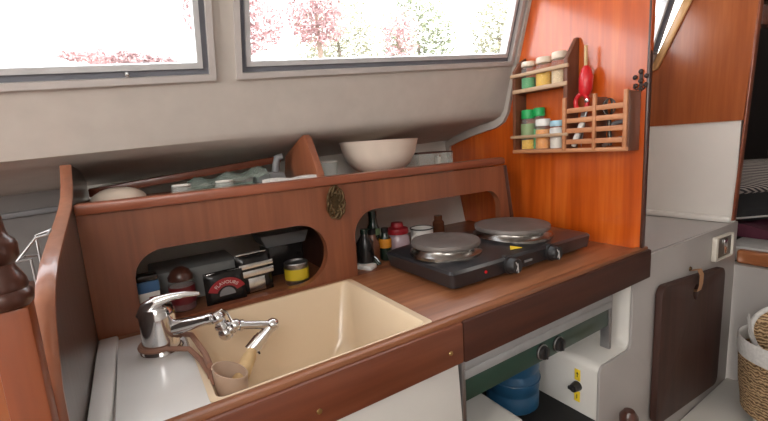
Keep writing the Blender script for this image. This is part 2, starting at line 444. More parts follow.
# --- worktop with its front fascia
wt = thing('worktop', 'long brown mahogany worktop with deep front fascia running round the cream sink to the bulkhead', 'worktop', (.55, .65, ZC-.08))
part('board', B().box(.403, 1.074, .489, 1.10, ZC-.026, ZC, .002).box(-.078, .403, .797, 1.10, ZC-.026, ZC, .002), 'top', wt)
part('board_edge', B().box(1.074, 1.107, .485, .50, ZC-.02, ZC-.001, .002).box(-.078, 1.106, .481, .5005, ZC-.014, ZC+.004, .005), 'top', wt)
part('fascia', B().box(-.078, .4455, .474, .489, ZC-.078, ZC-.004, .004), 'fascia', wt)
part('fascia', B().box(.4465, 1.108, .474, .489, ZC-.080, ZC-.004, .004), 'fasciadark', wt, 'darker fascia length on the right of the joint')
for x, z in ((.176, .849), (.415, .850)):
    part('screw', B().lathe([(0, 0), (.0042, 0), (.0036, .0015), (0, .002)], mx=axis((x, .4742, z), (x, .40, z)), n=14), 'screw', wt)

# --- sink: rim, basin, raised drainer, upstand
sk = thing('galley_sink', 'cream moulded galley sink with white raised drainboard on its left', 'sink', (.2, .65, ZC-.17))
def basin():
    b = B(); bm = b.bm
    def loop(x0, x1, y0, y1, r, z, n=6):
        return [bm.verts.new((u, v, z)) for u, v in rrect(x0, x1, y0, y1, (r,)*4, n)]
    L = [loop(.048, .402, .4985, .798, .010, ZC-.004), loop(.048, .402, .4985, .798, .010, ZC+.002), loop(.056, .388, .503, .790, .012, ZC+.0025),
         loop(.060, .383, .505, .785, .016, ZC-.006), loop(.070, .372, .516, .772, .040, ZC-.12), loop(.085, .355, .535, .755, .05, ZC-.15), loop(.11, .33, .56, .73, .05, ZC-.158)]
    for a, c in zip(L, L[1:]):
        n = len(a)
        for i in range(n): bm.faces.new((a[i], a[(i+1) % n], c[(i+1) % n], c[i]))
    bm.faces.new(L[-1])
    bmesh.ops.recalc_face_normals(bm, faces=bm.faces)
    for f in bm.faces: f.normal_flip()
    return b
part('basin', basin(), 'cream', sk)
part('drain_waste', B().lathe([(.0, .0), (.02, .0), (.024, .002), (.024, .004), (.02, .005), (.016, .002), (0, .002)], (.22, .645, ZC-.159), 24), 'chrome', sk)
part('drainboard', B().prism([(-.052, .492), (.052, .492), (.052, .63), (.046, .66), (.046, .797), (-.052, .797)], [], lambda u, v: Vector((u, v, ZC-.02)), (0, 0, .021), .004), 'drain', sk)
part('upstand', B().prism([(-.0785, .492), (-.056, .492), (-.050, .80), (-.0785, .80)], [], lambda u, v: Vector((u, v, ZC-.02)), (0, 0, .028), .004), 'drain', sk)

# --- front panel below the sink
single('sink_cabinet', B().prism([(-.10, .0), (.455, .0), (.455, .69), (.4465, ZC-.06), (-.10, ZC-.06)], [], lambda u, v: Vector((u, .493, v)), (0, .009, 0), .002), 'white',
       'plain white cabinet front below the sink fascia', 'cabinet', (.17, .505, 0))

# --- fiddle board with two openings, rail and shelf
YB = .81
us = thing('galley_shelf', 'mahogany shelf unit with two rounded openings and moulded top rail behind the sink', 'shelf', (.43, YB, ZC))
hl = rrect(-.012, .356, .908, 1.043, (.045, .066, .066, .05))
hr = rrect(.428, .925, .9012, 1.053, (.002, .002, .055, .06))
part('front_board', B().prism([(-.079, .9005), (.978, .9005), (.972, .97), (.945, 1.122), (-.079, 1.119)], [hl, hr], lambda u, v: Vector((u, YB, v)), (0, .02, 0)), 'fiddle', us)
part('end_bead', B().prism([(.972, .9005), (.984, .9005), (.980, .97), (.951, 1.122), (.940, 1.122), (.966, .97)], [], lambda u, v: Vector((u, YB-.003, v)), (0, .027, 0), .002), 'dark', us)
part('top_rail', B().prism([(-.079, 1.118), (.938, 1.126), (.938, 1.142), (.93, 1.146), (-.079, 1.137)], [], lambda u, v: Vector((u, YB-.010, v)), (0, .034, 0), .004), 'rail', us)
part('shelf_board', B().box(-.079, .94, YB+.021, 1.12, 1.108, 1.121), 'fiddle', us)
part('bracket', B().prism([(.838, 1.122), (.846, 1.15), (.868, 1.185), (.897, 1.229), (.910, 1.238), (.94, 1.230), (1.05, 1.19), (1.08, 1.122)], [], lambda u, v: Vector((.362, u, v)), (.018, 0, 0), .003), 'fiddle', us)
part('mid_panel', B().box(.385, .40, YB+.022, 1.10, ZC+.001, 1.106), 'dark', us)

# --- ornament on the fiddle board
em = thing('brass_ornament', 'oval tarnished brass ornament with interlaced relief on the shelf front', 'ornament', (.381, YB-.002, 1.048))
b = B(); c0 = Vector((.381, YB-.006, 1.083))
for k in range(3):
    pts = []
    for i in range(60):
        a = 2*PI*i/60
        r = 1 + .28*math.cos(3*a + k*2.1)
        pts.append(c0 + Vector((.0170*r*math.cos(a), -.004 + .0035*math.sin(5*a + k*1.7), .029*r*math.sin(a))))
    b.tube(pts, .0027, 8, True)
for i in range(9):
    a = 2*PI*i/9 + .2
    b.ball(c0 + Vector((.011*math.cos(a), -.003, .021*math.sin(a))), .0042, (1, .8, 1), 2)
b.ball(c0 + Vector((.002, -.002, -.028)), .006, (1.2, .8, .8), 2); b.ball(c0 + Vector((.008, -.004, -.024)), .004, sub=2)
part('knotwork', b, 'brass', em)
part('back_plate', B().lathe([(0, 0), (.018, 0), (.0165, .003), (0, .004)], mx=axis((.381, YB-.001, 1.083), (.381, YB-1, 1.083)) @ Matrix.Diagonal((1, 1.75, 1, 1)), n=28), 'brass', em)

# --- end partition with a swept top edge on the left
prt = [(.466, .90), (.466, .955), (.468, .989), (.484, 1.02), (.498, 1.044), (.514, 1.062), (.536, 1.078), (.575, 1.092), (.64, 1.106), (.735, 1.124),
       (.79, 1.136), (.83, 1.150), (.86, 1.168), (.880, 1.188), (.892, 1.200), (1.16, 1.18), (1.13, 1.0), (1.10, .90), (.99, .30), (.466, .30)]
pa = thing('end_partition', 'dark varnished end board with a swept pale top edge at the left of the drainboard', 'partition', (-.09, .7, .3))
part('board', B().prism(prt, [], lambda u, v: Vector((-.0945, u, v)), (.0145, 0, 0)), 'partition', pa)
cap = prt[0:15]
def capping(b):
    pts = [Vector((-.0873, y, z)) for y, z in [(.463, .66)] + cap[1:15]]
    rows = []
    for i, p in enumerate(pts):
        a = pts[max(i-1, 0)]; c = pts[min(i+1, len(pts)-1)]
        t = (c-a).normalized(); nrm = Vector((0, -t.z, t.y))
        rows.append([p + nrm*.0008 + Vector((-.0082, 0, 0)), p + nrm*.002 + Vector((-.0055, 0, 0)), p + nrm*.002 + Vector((.0055, 0, 0)), p + nrm*.0008 + Vector((.0082, 0, 0)), p - nrm*.004 + Vector((.0082, 0, 0)), p - nrm*.004 + Vector((-.0082, 0, 0)), p + nrm*.0008 + Vector((-.0082, 0, 0))])
    b.grid(rows); bmesh.ops.remove_doubles(b.bm, verts=b.bm.verts, dist=1e-6); return b
part('edge_strip', capping(B()), 'edge', pa)

# --- square post with a turned finial, nearest the camera on the left
ps = thing('turned_post', 'short orange mahogany post topped by a turned finial at the far left', 'post', (-.0955, .4365, 0))
part('shaft', B().box(-.1085, -.0825, .424, .449, .0, 1.0875, .002), 'post', ps)
part('finial', B().lathe([(.0, 0), (.0165, 0), (.0185, .003), (.0195, .008), (.0188, .012), (.0165, .0145), (.0172, .017), (.0165, .022), (.0140, .028), (.0115, .033), (.0108, .036), (.0125, .038), (.0150, .042),
     (.0152, .052), (.0138, .056), (.0108, .059), (.0095, .064), (.0086, .08), (.0084, .12), (.0090, .18), (.0095, .24), (0, .25)], (-.0985, .4365, 1.088), 32), 'dark', ps)
# wall base of the saloon locker to the left
single('saloon_locker', B().box(-.70, -.0955, .56, 1.00, .0, .985, .004), 'forward', 'brown varnished locker beyond the turned post at the far left', 'locker', (-.4, .8, 0))
# --- wire rack behind the post
b = B(); r_ = .0013
P1, P2, P3, P4, P5 = (-.118, .60, 1.096), (-.098, .60, 1.120), (-.087, .60, 1.122), (-.106, .60, 1.096), (-.1055, .60, 1.067)
b.tube([P1, P2, P3], r_, 8); b.tube([P1, P4, P5, (-.104, .60, .986)], r_, 8); b.tube([P3, (-.087, .63, 1.124), (-.104, .64, 1.118), (-.106, .645, .986)], r_, 8)
b.tube([P1, (-.118, .64, 1.094), (-.106, .645, 1.092)], r_, 8)
single('wire_rack', b, 'steel', 'thin bent wire rack standing between the turned post and the end board', 'rack', (-.118, .63, .9855))

# ================================================================== TAP, CUP, BRUSH
tp = thing('mixer_tap', 'chrome mixer tap with jointed swivel spout over the cream sink', 'tap', (.010, .700, ZC+.001))
tb = Vector((.010, .700, ZC+.001))
part('base_ring', B().lathe([(.0, 0), (.030, 0), (.0305, .003), (.0295, .002), (.0275, .0065), (0, .0065)], tb, 36), 'chrome', tp)
part('body', B().lathe([(.0, .006), (.0265, .006), (.0262, .022), (.0258, .045), (.0262, .058), (.0255, .066), (.022, .073), (.0, .076)], tb, 36), 'chrome', tp)
lv = [tb + Vector(p) for p in ((-.020, .002, .060), (-.012, 0, .073), (.004, -.003, .082), (.022, -.006, .0855), (.042, -.009, .0855), (.060, -.012, .0825))]
part('lever', B().tube(lv, [.010, .0125, .0095, .0062, .0048, .0036], 14).ball(lv[-1], .0036, sub=2), 'chrome', tp)
s0 = tb + Vector((.012, -.006, .034)); s1 = Vector((.079, .658, .948))
part('spout', B().tube([s0, s0.lerp(s1, .3), s0.lerp(s1, .7), s1], [.0125, .0115, .0092, .008], 16), 'chrome', tp)
j1 = Vector((.091, .655, .947)); j2 = Vector((.099, .650, .921)); j3 = Vector((.113, .648, .930)); el = Vector((.172, .646, .914)); nz = Vector((.133, .640, .886))
sw = part('swivel_joint', B().ball(j1, .0112).tube([j1, j2], .0088, 14).ball(j2, .0122).tube([j2, j3], .0092, 14).ball(j3, .0105), 'chrome', tp)
part('joint_ring', B().tube([j1.lerp(j2, .42), j1.lerp(j2, .58)], .0115, 16).tube([j2.lerp(j3, .45), j2.lerp(j3, .62)], .0118, 16).tube([s1 - (s1-s0).normalized()*.003, s1 + (s1-s0).normalized()*.004], .0098, 16), 'chrome', sw)
part('swivel_lever', B().tube([j1 + Vector((-.006, -.004, .008)), j1 + Vector((.006, -.006, .0145)), j1 + Vector((.013, -.007, .006)), j2 + Vector((.013, -.006, .009))], .0018, 8), 'chrome', sw)
part('extension_arm', B().tube([j3, el], .0068, 16).ball(el, .0112).tube([j3.lerp(el, .12), j3.lerp(el, .2)], .009, 16), 'chrome', tp)
nd = (nz-el).normalized()
nzp = part('nozzle', B().tube([el, el + nd*.026], .0092, 16).tube([el + nd*.024, el + nd*.030], .0112, 18).tube([el + nd*.030, nz + nd*.004], [.0122, .0114], 18), 'chrome', tp)
part('spray_tab', B().tube([nz + Vector((.006, -.004, -.002)), nz + Vector((.009, -.005, -.006)), nz + Vector((.010, -.005, -.010))], .0016, 8), 'hobside', nzp, 'small dark tab on the spray head')

cc = Vector((.0805, .548, .840))
tilt = Matrix(((1, 0, .02, 0), (0, 1, 0, 0), (-.42, .12, 1, 0), (0, 0, 0, 1)))
cp = thing('sponge_cup', 'beige plastic cup strapped to the tap in the corner of the sink', 'cup', cc)
part('body', B().lathe([(0, 0), (.0165, 0), (.018, .003), (.0222, .069), (.0226, .0712), (.0212, .0712), (.0168, .006), (0, .005)], cc, 32, tilt, False), 'cup', cp)
sp = []
for i in range(25):
    a = math.radians(15 + 265*i/24)
    sp.append((tb.x + .0292*math.cos(a), tb.y + .0292*math.sin(a), ZC+.0135))
lead = [(tb.x+.012, .668, ZC+.0125), (tb.x+.034, .655, ZC+.010), (.054, .61, ZC+.008), (.0585, .565, ZC+.006), (.0585, .552, ZC-.006)]
lead2 = [(.0595, .560, ZC+.020), (.060, .60, ZC+.019), (.056, .65, ZC+.018), (.052, .682, ZC+.020), (tb.x+.031, .706, ZC+.0165)]
part('strap', B().tube(sp + lead, .0040, 8).tube(lead2, .0042, 8), 'strap', cp)

bt, bb = Vector((.124, .596, .905)), Vector((.0775, .545, .868))
db = thing('dish_brush', 'pale wooden handle of a dish brush leaning in the beige cup', 'brush', bb)
d = bt - bb
part('handle', B().tube([bb + d*t for t in (0, .1, .3, .6, .85, 1.0)], [.008, .0105, .0118, .0115, .0105, .007], 14), 'pine', db)
b = B()
for k in range(26):
    a = random.uniform(0, 2*PI); r0 = random.uniform(0, .008)
    b.tube([bb + Vector((r0*math.cos(a), r0*math.sin(a), .004)), bb + Vector((1.2*r0*math.cos(a), 1.2*r0*math.sin(a), -.006))], .0007, 5)
o = part('bristles', b, 'pine', db); o['kind'] = 'stuff'

# ================================================================== HOTPLATE
hp = thing('double_hotplate', 'black double electric hotplate standing on the worktop against the bulkhead', 'hotplate', (.76, .70, ZC))
def hobbody():
    b = B(); bm = b.bm
    def loop(x0, x1, y0, y1, r, z): return [bm.verts.new((u, v, z)) for u, v in rrect(x0, x1, y0, y1, (r,)*4, 4)]
    L = [loop(.524, .975, .584, .79, .012, ZC+.008), loop(.512, .988, .571, .803, .012, ZC+.0105), loop(.506, .990, .567, .8065, .010, ZC+.040), loop(.510, .984, .572, .804, .007, ZC+.0455),
         loop(.535, .965, .604, .795, .02, ZC+.052), loop(.56, .94, .62, .785, .03, ZC+.0555)]
    for a, c in zip(L, L[1:]):
        n = len(a)
        for i in range(n): bm.faces.new((a[i], a[(i+1) % n], c[(i+1) % n], c[i]))
    bm.faces.new(L[0][::-1]); bm.faces.new(L[-1]); bmesh.ops.recalc_face_normals(bm, faces=bm.faces); return b
part('housing', hobbody(), 'hob', hp)
for (px, py, pr) in ((.593, .682, .079), (.823, .684, .0955)):
    pz = ZC+.0535
    rm = part('plate_rim', B().lathe([(pr*.93, -.004), (pr*1.05, -.004), (pr*1.045, .003), (pr*.985, .0065), (pr*.935, .012), (pr*.93, .0165), (0, .0165)], (px, py, pz), 56), 'rim', hp, 'polished steel rim under the plate')
    part('hot_plate', B().lathe([(0, .0163), (pr*.972, .0163), (pr*.990, .0180), (pr*.99, .0245), (pr*.975, .0268), (pr*.90, .0278), (pr*.30, .0272), (pr*.27, .0267), (0, .0267)], (px, py, pz), 56), 'plate', hp)
for kx in (.673, .817):
    kc = Vector((kx, .567, ZC+.0275))
    ax = axis(kc, kc + Vector((0, -1, .1)))
    kn = part('knob', B().lathe([(0, -.002), (.0195, -.002), (.0195, .005), (.017, .006), (.016, .021), (.0145, .023), (0, .023)], n=32, mx=ax), 'hobside', hp)
    g = B().box(-.0016, .0016, -.0150, .0060, .0225, .0240, .0006, mx=ax)
    for a in (60, -60): g.box(-.0012, .0012, 0, .0115, .0225, .0238, .0005, mx=ax @ Matrix.Rotation(math.radians(a + 90), 4, 'Z'))
    part('knob_pointer', g, 'knobmark', kn)
    part('knob_collar', B().box(kx-.010, kx+.010, .570, .590, ZC+.043, ZC+.0480, .003), 'hobside', hp)
part('indicator_light', B().lathe([(0, 0), (.0035, 0), (.003, .002), (0, .003)], mx=axis((.600, .567, ZC+.028), (.600, .4, ZC+.028)), n=16), 'red', hp)
part('warning_sticker', B().prism([(.704, .590), (.740, .586), (.722, .606)], [], lambda u, v: Vector((u, v, ZC+.0470 + (v-.572)*.20)), (0, 0, .0008)), 'yellow', hp, 'yellow triangular warning sticker')
part('maker_mark', B().box(.722, .750, .566, .5675, ZC+.022, ZC+.027), 'greyplastic', hp)
for x, y in ((.54, .602), (.965, .602), (.54, .78), (.965, .78)):
    part('foot', B().lathe([(0, 0.0002), (.009, 0.0002), (.010, .0095), (0, .0095)], (x, y, ZC), 18), 'hobside', hp)

# ================================================================== ITEMS IN THE LEFT OPENING (standing on the worktop behind the board)
z0 = ZC+.0005
def bx(w, d_, h, c, rz=0, bev=.003, lean=0):
    return B().box(-w/2, w/2, -d_/2, d_/2, 0, h, bev, mx=Matrix.Translation(c) @ Matrix.Rotation(rz, 4, 'Z') @ Matrix.Rotation(lean, 4, 'X'))
t = thing('drink_carton', 'small carton banded blue over white at the left end of the left opening', 'carton', (.004, .866, z0))
part('carton_body', bx(.036, .03, .055, (.004, .866, z0), .1), 'whiteplastic', t)
part('blue_band', bx(.0375, .0315, .022, (.004, .866, z0+.054), .1), 'blue', t)
part('cap_band', bx(.036, .03, .012, (.004, .866, z0+.0755), .1), 'blackfoil', t)
part('red_patch', bx(.016, .001, .026, (.012, .8505, z0+.020), .1, 0), 'redlid', t)
t = thing('storage_jar', 'glass jar with domed lid and dark red contents behind the tap lever', 'jar', (.062, .872, z0))
part('jar_glass', B().lathe([(0, 0), (.021, 0), (.024, .004), (.024, .055), (.021, .062), (0, .062)], (.062, .872, z0), 28), 'clear', t)
part('contents', B().lathe([(0, .002), (.0215, .003), (.022, .05), (0, .05)], (.062, .872, z0), 28), 'maroon', t)
part('lid', B().lathe([(0, .0625), (.023, .0625), (.023, .070), (.016, .082), (.007, .088), (0, .089)], (.062, .872, z0), 28), 'dark', t)
part('red_label', B().lathe([(.0241, .016), (.0244, .016), (.0244, .050), (.0241, .050)], (.062, .872, z0), 28, cap=False), 'maroon', t)
t = thing('red_label_pouch', 'black food pouch with an arched red label and white lettering', 'pouch', (.15, .848, z0))
pz = Matrix.Translation((.140, .848, z0)) @ Matrix.Rotation(.06, 4, 'Z') @ Matrix.Rotation(-.10, 4, 'X')
def pillow(b, w, h, th, mx, n=10):
    rows = []
    for s_ in (1, -1):
        bm = bmesh.new(); R = []
        for j in range(n+1):
            row = []
            for i in range(n+1):
                u, v = i/n, j/n
                k = (max(0, 1-(2*u-1)**4)*max(0, 1-(2*v-1)**4))**.5
                row.append(bm.verts.new(((u-.5)*w, -s_*(th*k*(1 + .08*math.sin(9*u+5*v)) + .0006), v*h)))
            R.append(row)
        for a, c in zip(R, R[1:]):
            for i in range(n): bm.faces.new((a[i], a[i+1], c[i+1], c[i]) if s_ == 1 else (a[i], c[i], c[i+1], a[i+1]))
        b._add(bm, mx)
    return b
part('pouch_body', pillow(B(), .080, .068, .010, pz), 'blackfoil', t)
part('top_seal', B().box(-.034, .030, -.0035, .001, .062, .066, .001, mx=pz), 'silver', t, 'pale folded seal')
def arch(r0, r1, a0, a1, n=18):
    return [(r1*math.cos(a0+(a1-a0)*i/n), r1*math.sin(a0+(a1-a0)*i/n)) for i in range(n+1)] + [(r0*math.cos(a1+(a0-a1)*i/n), r0*math.sin(a1+(a0-a1)*i/n)) for i in range(n+1)]
lab = part('label_arch', B().prism(arch(.019, .036, .35, PI-.35), [], lambda u, v: pz @ Vector((u*1.08, -.0112, v*.95 + .019)), pz.to_3x3() @ Vector((0, -.0006, 0))), 'redlid', t)
me = lettering('FLAVOURS', .0095)
for v in me.vertices:
    a = PI/2 - v.co.x/.0265; r = .0238 + v.co.y
    v.co = pz @ Vector((r*math.cos(a)*1.08, -.0120 - v.co.z, r*math.sin(a)*.95 + .019)) - WL[lab.name]
me.materials.append(M['whiteplastic']); lo = bpy.data.objects.new('lettering', me); COL.objects.link(lo); lo.parent = lab
part('label_picture', B().prism([(.016*math.cos(PI*i/12), .016*math.sin(PI*i/12)) for i in range(13)], [], lambda u, v: pz @ Vector((u, -.0112, v + .018)), pz.to_3x3() @ Vector((0, -.0006, 0))), 'greyplastic', t)
t = thing('coffee_pouch', 'tall black and silver foil pouch beside the red-labelled pouch', 'pouch', (.212, .862, z0))
pz2 = Matrix.Translation((.206, .868, z0)) @ Matrix.Rotation(.12, 4, 'Z') @ Matrix.Rotation(-.06, 4, 'X')
part('pouch_body', pillow(B(), .078, .088, .013, pz2), 'blackfoil', t)
part('silver_band', B().box(-.036, .038, -.0148, -.0135, .058, .068, .0005, mx=pz2).box(-.030, .038, -.0148, -.0135, .040, .053, .0005, mx=pz2), 'silver', t)
part('silver_corner', B().box(-.020, .016, -.0146, -.0130, .006, .036, .0005, mx=pz2), 'silver', t)
part('top_seal', B().box(-.036, .030, -.002, .002, .086, .089, .0005, mx=pz2), 'silver', t)
t = thing('yellow_label_tin', 'small tin with a yellow label at the right end of the left opening', 'tin', (.299, .866, z0))
part('tin_body', B().lathe([(0, 0), (.026, 0), (.027, .002), (.027, .046), (.0275, .048), (.0265, .050), (.025, .048), (.024, .046), (0, .046)], (.299, .866, z0), 32), 'steel', t)
part('tin_label', B().lathe([(.0274, .012), (.0278, .012), (.0278, .037), (.0274, .037)], (.299, .866, z0), 32, cap=False), 'tinyellow', t)
single('grey_box', bx(.17, .12, .069, (.098, .98, z0), .03, .004), 'greybox', 'long grey box lying behind the jar and pouches', 'box', (.098, .98, z0))
t = thing('stacking_tray', 'dark grey plastic tray raised at the back of the left opening', 'tray', (.305, .98, z0))
part('tray_body', B().prism([(-.050, .075), (.050, .075), (.062, .105), (-.062, .105)], [], lambda u, v: Vector((.305+u, .94, z0+v)), (0, .09, 0), .004), 'greyplastic', t)
part('stand', bx(.09, .07, .075, (.305, .985, z0), 0, .003), 'blackfoil', t)

# ================================================================== ITEMS IN THE RIGHT OPENING
def bottle(name, label, c, prof, mat, capprof, capmat, lab=None, labmat=None, cat='bottle'):
    t = thing(name, label, cat, c)
    part('bottle_body', B().lathe(prof, c, 26), mat, t); part('cap', B().lathe(capprof, c, 22), capmat, t)
    if lab: part('label_band', B().lathe(lab, c, 26, cap=False), labmat, t)
    return t
bottle('green_label_bottle', 'tall bottle with a pale green top label at the left of the right opening', (.552, .935, z0), [(0, 0), (.017, 0), (.018, .003), (.018, .078), (.013, .09), (.011, .11), (0, .11)], 'bottlegreen',
       [(0, .110), (.012, .110), (.012, .125), (0, .126)], 'bottlegreen', [(.0185, .06), (.0188, .06), (.0188, .078), (.0185, .078)], 'palegreen')
bottle('dark_bottle', 'dark squat bottle just inside the right opening', (.482, .862, z0), [(0, 0), (.021, 0), (.022, .004), (.022, .062), (.012, .078), (.010, .085), (0, .085)], 'blackfoil', [(0, .085), (.011, .085), (.011, .097), (0, .098)], 'bottlegreen')
bottle('brown_sauce_bottle', 'dark brown bottle in the right opening beside the orange-capped one', (.515, .880, z0), [(0, 0), (.018, 0), (.019, .004), (.019, .05), (.011, .066), (.009, .075), (0, .075)], 'brownbottle', [(0, .075), (.010, .075), (.010, .088), (0, .089)], 'blackfoil')
bottle('orange_label_bottle', 'small dark bottle with an orange label left of the red-lidded jar', (.553, .878, z0), [(0, 0), (.015, 0), (.016, .003), (.016, .055), (.010, .068), (.009, .074), (0, .074)], 'bottlegreen', [(0, .074), (.010, .074), (.010, .086), (0, .087)], 'blackfoil',
       [(.0164, .034), (.0168, .034), (.0168, .058), (.0164, .058)], 'orange')
t = thing('red_lid_jar', 'round lilac jar with a wide dark red lid in the right opening', 'jar', (.612, .905, z0))
part('jar_body', B().lathe([(0, 0), (.026, 0), (.032, .012), (.034, .03), (.031, .05), (.025, .058), (0, .058)], (.612, .905, z0), 32), 'lilac', t)
part('lid', B().lathe([(0, .058), (.031, .058), (.032, .062), (.030, .072), (.018, .076), (.016, .088), (0, .089)], (.612, .905, z0), 32), 'redlid', t)
t = thing('white_enamel_mug', 'white enamel mug with a dark rim behind the smaller hot plate', 'mug', (.702, .91, z0))
part('mug_body', B().lathe([(0, 0), (.030, 0), (.033, .003), (.033, .055), (.0345, .057), (.032, .057), (.030, .006), (0, .005)], (.702, .91, z0), 32), 'whiteplastic', t)
part('mug_rim', B().tube([(.702 + .0337*math.cos(2*PI*i/32), .91 + .0337*math.sin(2*PI*i/32), z0+.057) for i in range(32)], .0018, 8, True), 'hobside', t)
part('mug_handle', B().tube([(.671, .897, z0+.045), (.652, .89, z0+.040), (.650, .889, z0+.022), (.670, .896, z0+.012)], .0035, 10), 'whiteplastic', t)
bottle('brown_glass_vial', 'small brown vial standing behind the white mug', (.795, .945, z0), [(0, 0), (.017, 0), (.018, .003), (.018, .055), (.012, .063), (0, .064)], 'brownbottle', [(0, .064), (.0125, .064), (.0125, .076), (0, .077)], 'brownbottle')
single('folded_packet', bx(.030, .05, .012, (.470, .845, z0), .5, .003), 'whiteplastic', 'small crumpled white packet at the left corner of the right opening', 'packet', (.470, .845, z0))
b = B()
for k in range(3): b.tube([(.497 + .008*k, .836 + .003*k, z0+.003), (.490 + .008*k, .85, z0+.018), (.478 + .008*k, .868, z0+.033)], .003, 8)
single('spare_cable', b, 'bottlegreen', 'dark green looped cable ends beside the white packet', 'cable', (.495, .85, z0))

# ================================================================== ON THE SHELF
zs = 1.1215
single('upturned_bowl', B().lathe([(.052, 0), (.050, .005), (.042, .018), (.030, .026), (.016, .030), (0, .031), (0, .028), (.028, .023), (.040, .015), (.047, .004), (.049, 0), (.052, 0)], (-.018, .935, zs), 40, cap=False), 'bowl',
       'small pale bowl turned upside down at the left end of the shelf', 'bowl', (-.018, .935, zs))
for (x, y, r) in ((.095, .92, .020), (.168, .918, .018)):
    pass
gl = thing('drinking_glass', 'clear glass lying upturned on the shelf right of the upturned bowl', 'glass', (.092, .92, zs), 'glasses on the shelf')
part('glass_wall', B().lathe([(.020, .0), (.0215, .0), (.0195, .022), (.0, .024), (0, .021), (.0178, .019), (.020, 0)], (.092, .92, zs), 28, cap=False), 'clear', gl)
part('glass_foot', B().tube([(.092 + .0165*math.cos(2*PI*i/28), .92 + .0165*math.sin(2*PI*i/28), zs+.024) for i in range(28)], .0018, 8, True), 'whiteplastic', gl)
g2 = copy_tree(gl, (.176, .922, zs)); g2['label'] = 'clear upturned glass in front of the green-tinted film on the shelf'
b = B(); n = 12; rows = []
for j in range(n+1):
    rows.append([(.115 + .17*i/n, .95 + .10*j/n, zs + .012 + .020*math.sin(PI*j/n)*(.7+.3*math.sin(i*1.3)) + .003*math.sin(i*2.3+j*1.7) + .018*i/n) for i in range(n+1)])
b.grid(rows, (0, 0, -.0015))
for i in range(0, n+1, 2): b.tube([(.115 + .17*i/n, .95, zs + .0105 + .018*i/n), (.115 + .17*i/n, .945, zs+.004), (.115 + .17*i/n, .95, zs)], .0006, 5)
b.box(.115, .285, .955, 1.045, zs, zs+.010, .003)
single('film_wrapped_pack', b, 'film', 'pack wrapped in greenish clear film lying on the shelf', 'package', (.2, 1.0, zs))
t = thing('grey_dispenser', 'grey plastic container with upright spout beside the shelf bracket', 'container', (.300, 1.0, zs))
part('container_body', B().prism([(-.040, 0), (.036, 0), (.030, .030), (-.018, .034), (-.036, .022)], [], lambda u, v: Vector((.300+u, .97, zs+v)), (0, .05, 0), .004), 'greyplastic', t)
part('spout', B().tube([(.315, .995, zs+.030), (.318, .995, zs+.05), (.322, .992, zs+.066), (.334, .99, zs+.068)], [.010, .009, .009, .008], 14), 'greyplastic', t)
single('paper_sheet', B().grid([[(.255 + .11*i/8, .85 + .06*j/3, zs + .0225 + .002*math.sin(i*1.1) - .003*(j/3)**2) for i in range(9)] for j in range(4)], (0, 0, -.0150)), 'fabricwhite',
       'folded white paper lying on the shelf left of the bracket', 'paper', (.31, .88, zs))
t = thing('glass_tumbler', 'clear faceted tumbler between the shelf bracket and the white bowl', 'glass', (.448, .97, zs))
part('tumbler_wall', B().lathe([(0, 0), (.022, 0), (.0235, .003), (.026, .046), (.0245, .046), (.0215, .008), (0, .007)], (.448, .97, zs), 12), 'clear', t)
part('tumbler_rim', B().tube([(.448 + .0252*math.cos(2*PI*i/24), .97 + .0252*math.sin(2*PI*i/24), zs+.046) for i in range(24)], .0014, 8, True), 'whiteplastic', t)
single('serving_bowl', B().lathe([(0, 0), (.046, 0), (.050, .002), (.050, .006), (.060, .010), (.085, .030), (.100, .056), (.108, .090), (.111, .094), (.106, .094), (.097, .058), (.082, .034), (.055, .014), (0, .012)], (.600, .955, zs), 56, cap=False), 'bowl',
       'large cream stoneware bowl standing on the shelf', 'bowl', (.600, .955, zs))
t = thing('glass_dish', 'shallow rectangular glass dish on the shelf right of the cream bowl', 'dish', (.80, 1.0, zs))
b = B(); b.box(.735, .875, .955, 1.045, zs, zs+.005, .002)
for a in ((.735, .740, .955, 1.045), (.870, .875, .955, 1.045), (.735, .875, .955, .960), (.735, .875, 1.040, 1.045)): b.box(*a, zs+.004, zs+.048, .0015)
part('dish_wall', b, 'clear', t)
part('dish_rim', B().tube([(.736, .956, zs+.049), (.874, .956, zs+.049), (.874, 1.044, zs+.049), (.736, 1.044, zs+.049)], .0022, 8, True), 'dark', t)
t = thing('salt_shaker', 'small white salt shaker standing in the glass dish', 'shaker', (.838, .985, zs+.002))
part('shaker_body', B().lathe([(0, 0), (.009, 0), (.010, .003), (.010, .026), (.008, .032), (0, .032)], (.838, .985, zs+.002), 22), 'whiteplastic', t)
part('shaker_cap', B().lathe([(0, .032), (.0085, .032), (.0085, .038), (.004, .042), (0, .042)], (.838, .985, zs+.002), 22), 'chrome', t)

# ================================================================== SPICE RACK ON THE BULKHEAD
XR0, XR1 = 1.021, 1.0735
rk = thing('spice_rack', 'wooden spice rack with two shelves and a slatted bin screwed to the bulkhead', 'rack', (XR1, .67, 1.152))
def yz(x): return lambda u, v: Vector((x, u, v))
def xz(y): return lambda u, v: Vector((u, y, v))
part('end_side', B().prism([(XR0, 1.152), (XR1, 1.152), (XR1, 1.438), (XR0+.022, 1.420), (XR0, 1.396)], [], xz(.831), (0, .010, 0), .001), 'rackside', rk)
part('divider', B().prism([(XR0, 1.152), (XR1, 1.152), (XR1, 1.456), (XR1-.008, 1.456), (XR0, 1.398)], [], xz(.660), (0, .012, 0), .001), 'rackside', rk)
part('bin_side', B().prism([(XR0, 1.152), (XR1, 1.152), (XR1, 1.294), (XR0, 1.294)], [], xz(.499), (0, .012, 0), .001), 'rackside', rk)
part('shelf', B().box(XR0, XR1, .672, .831, 1.331, 1.339, .001), 'rackside', rk)
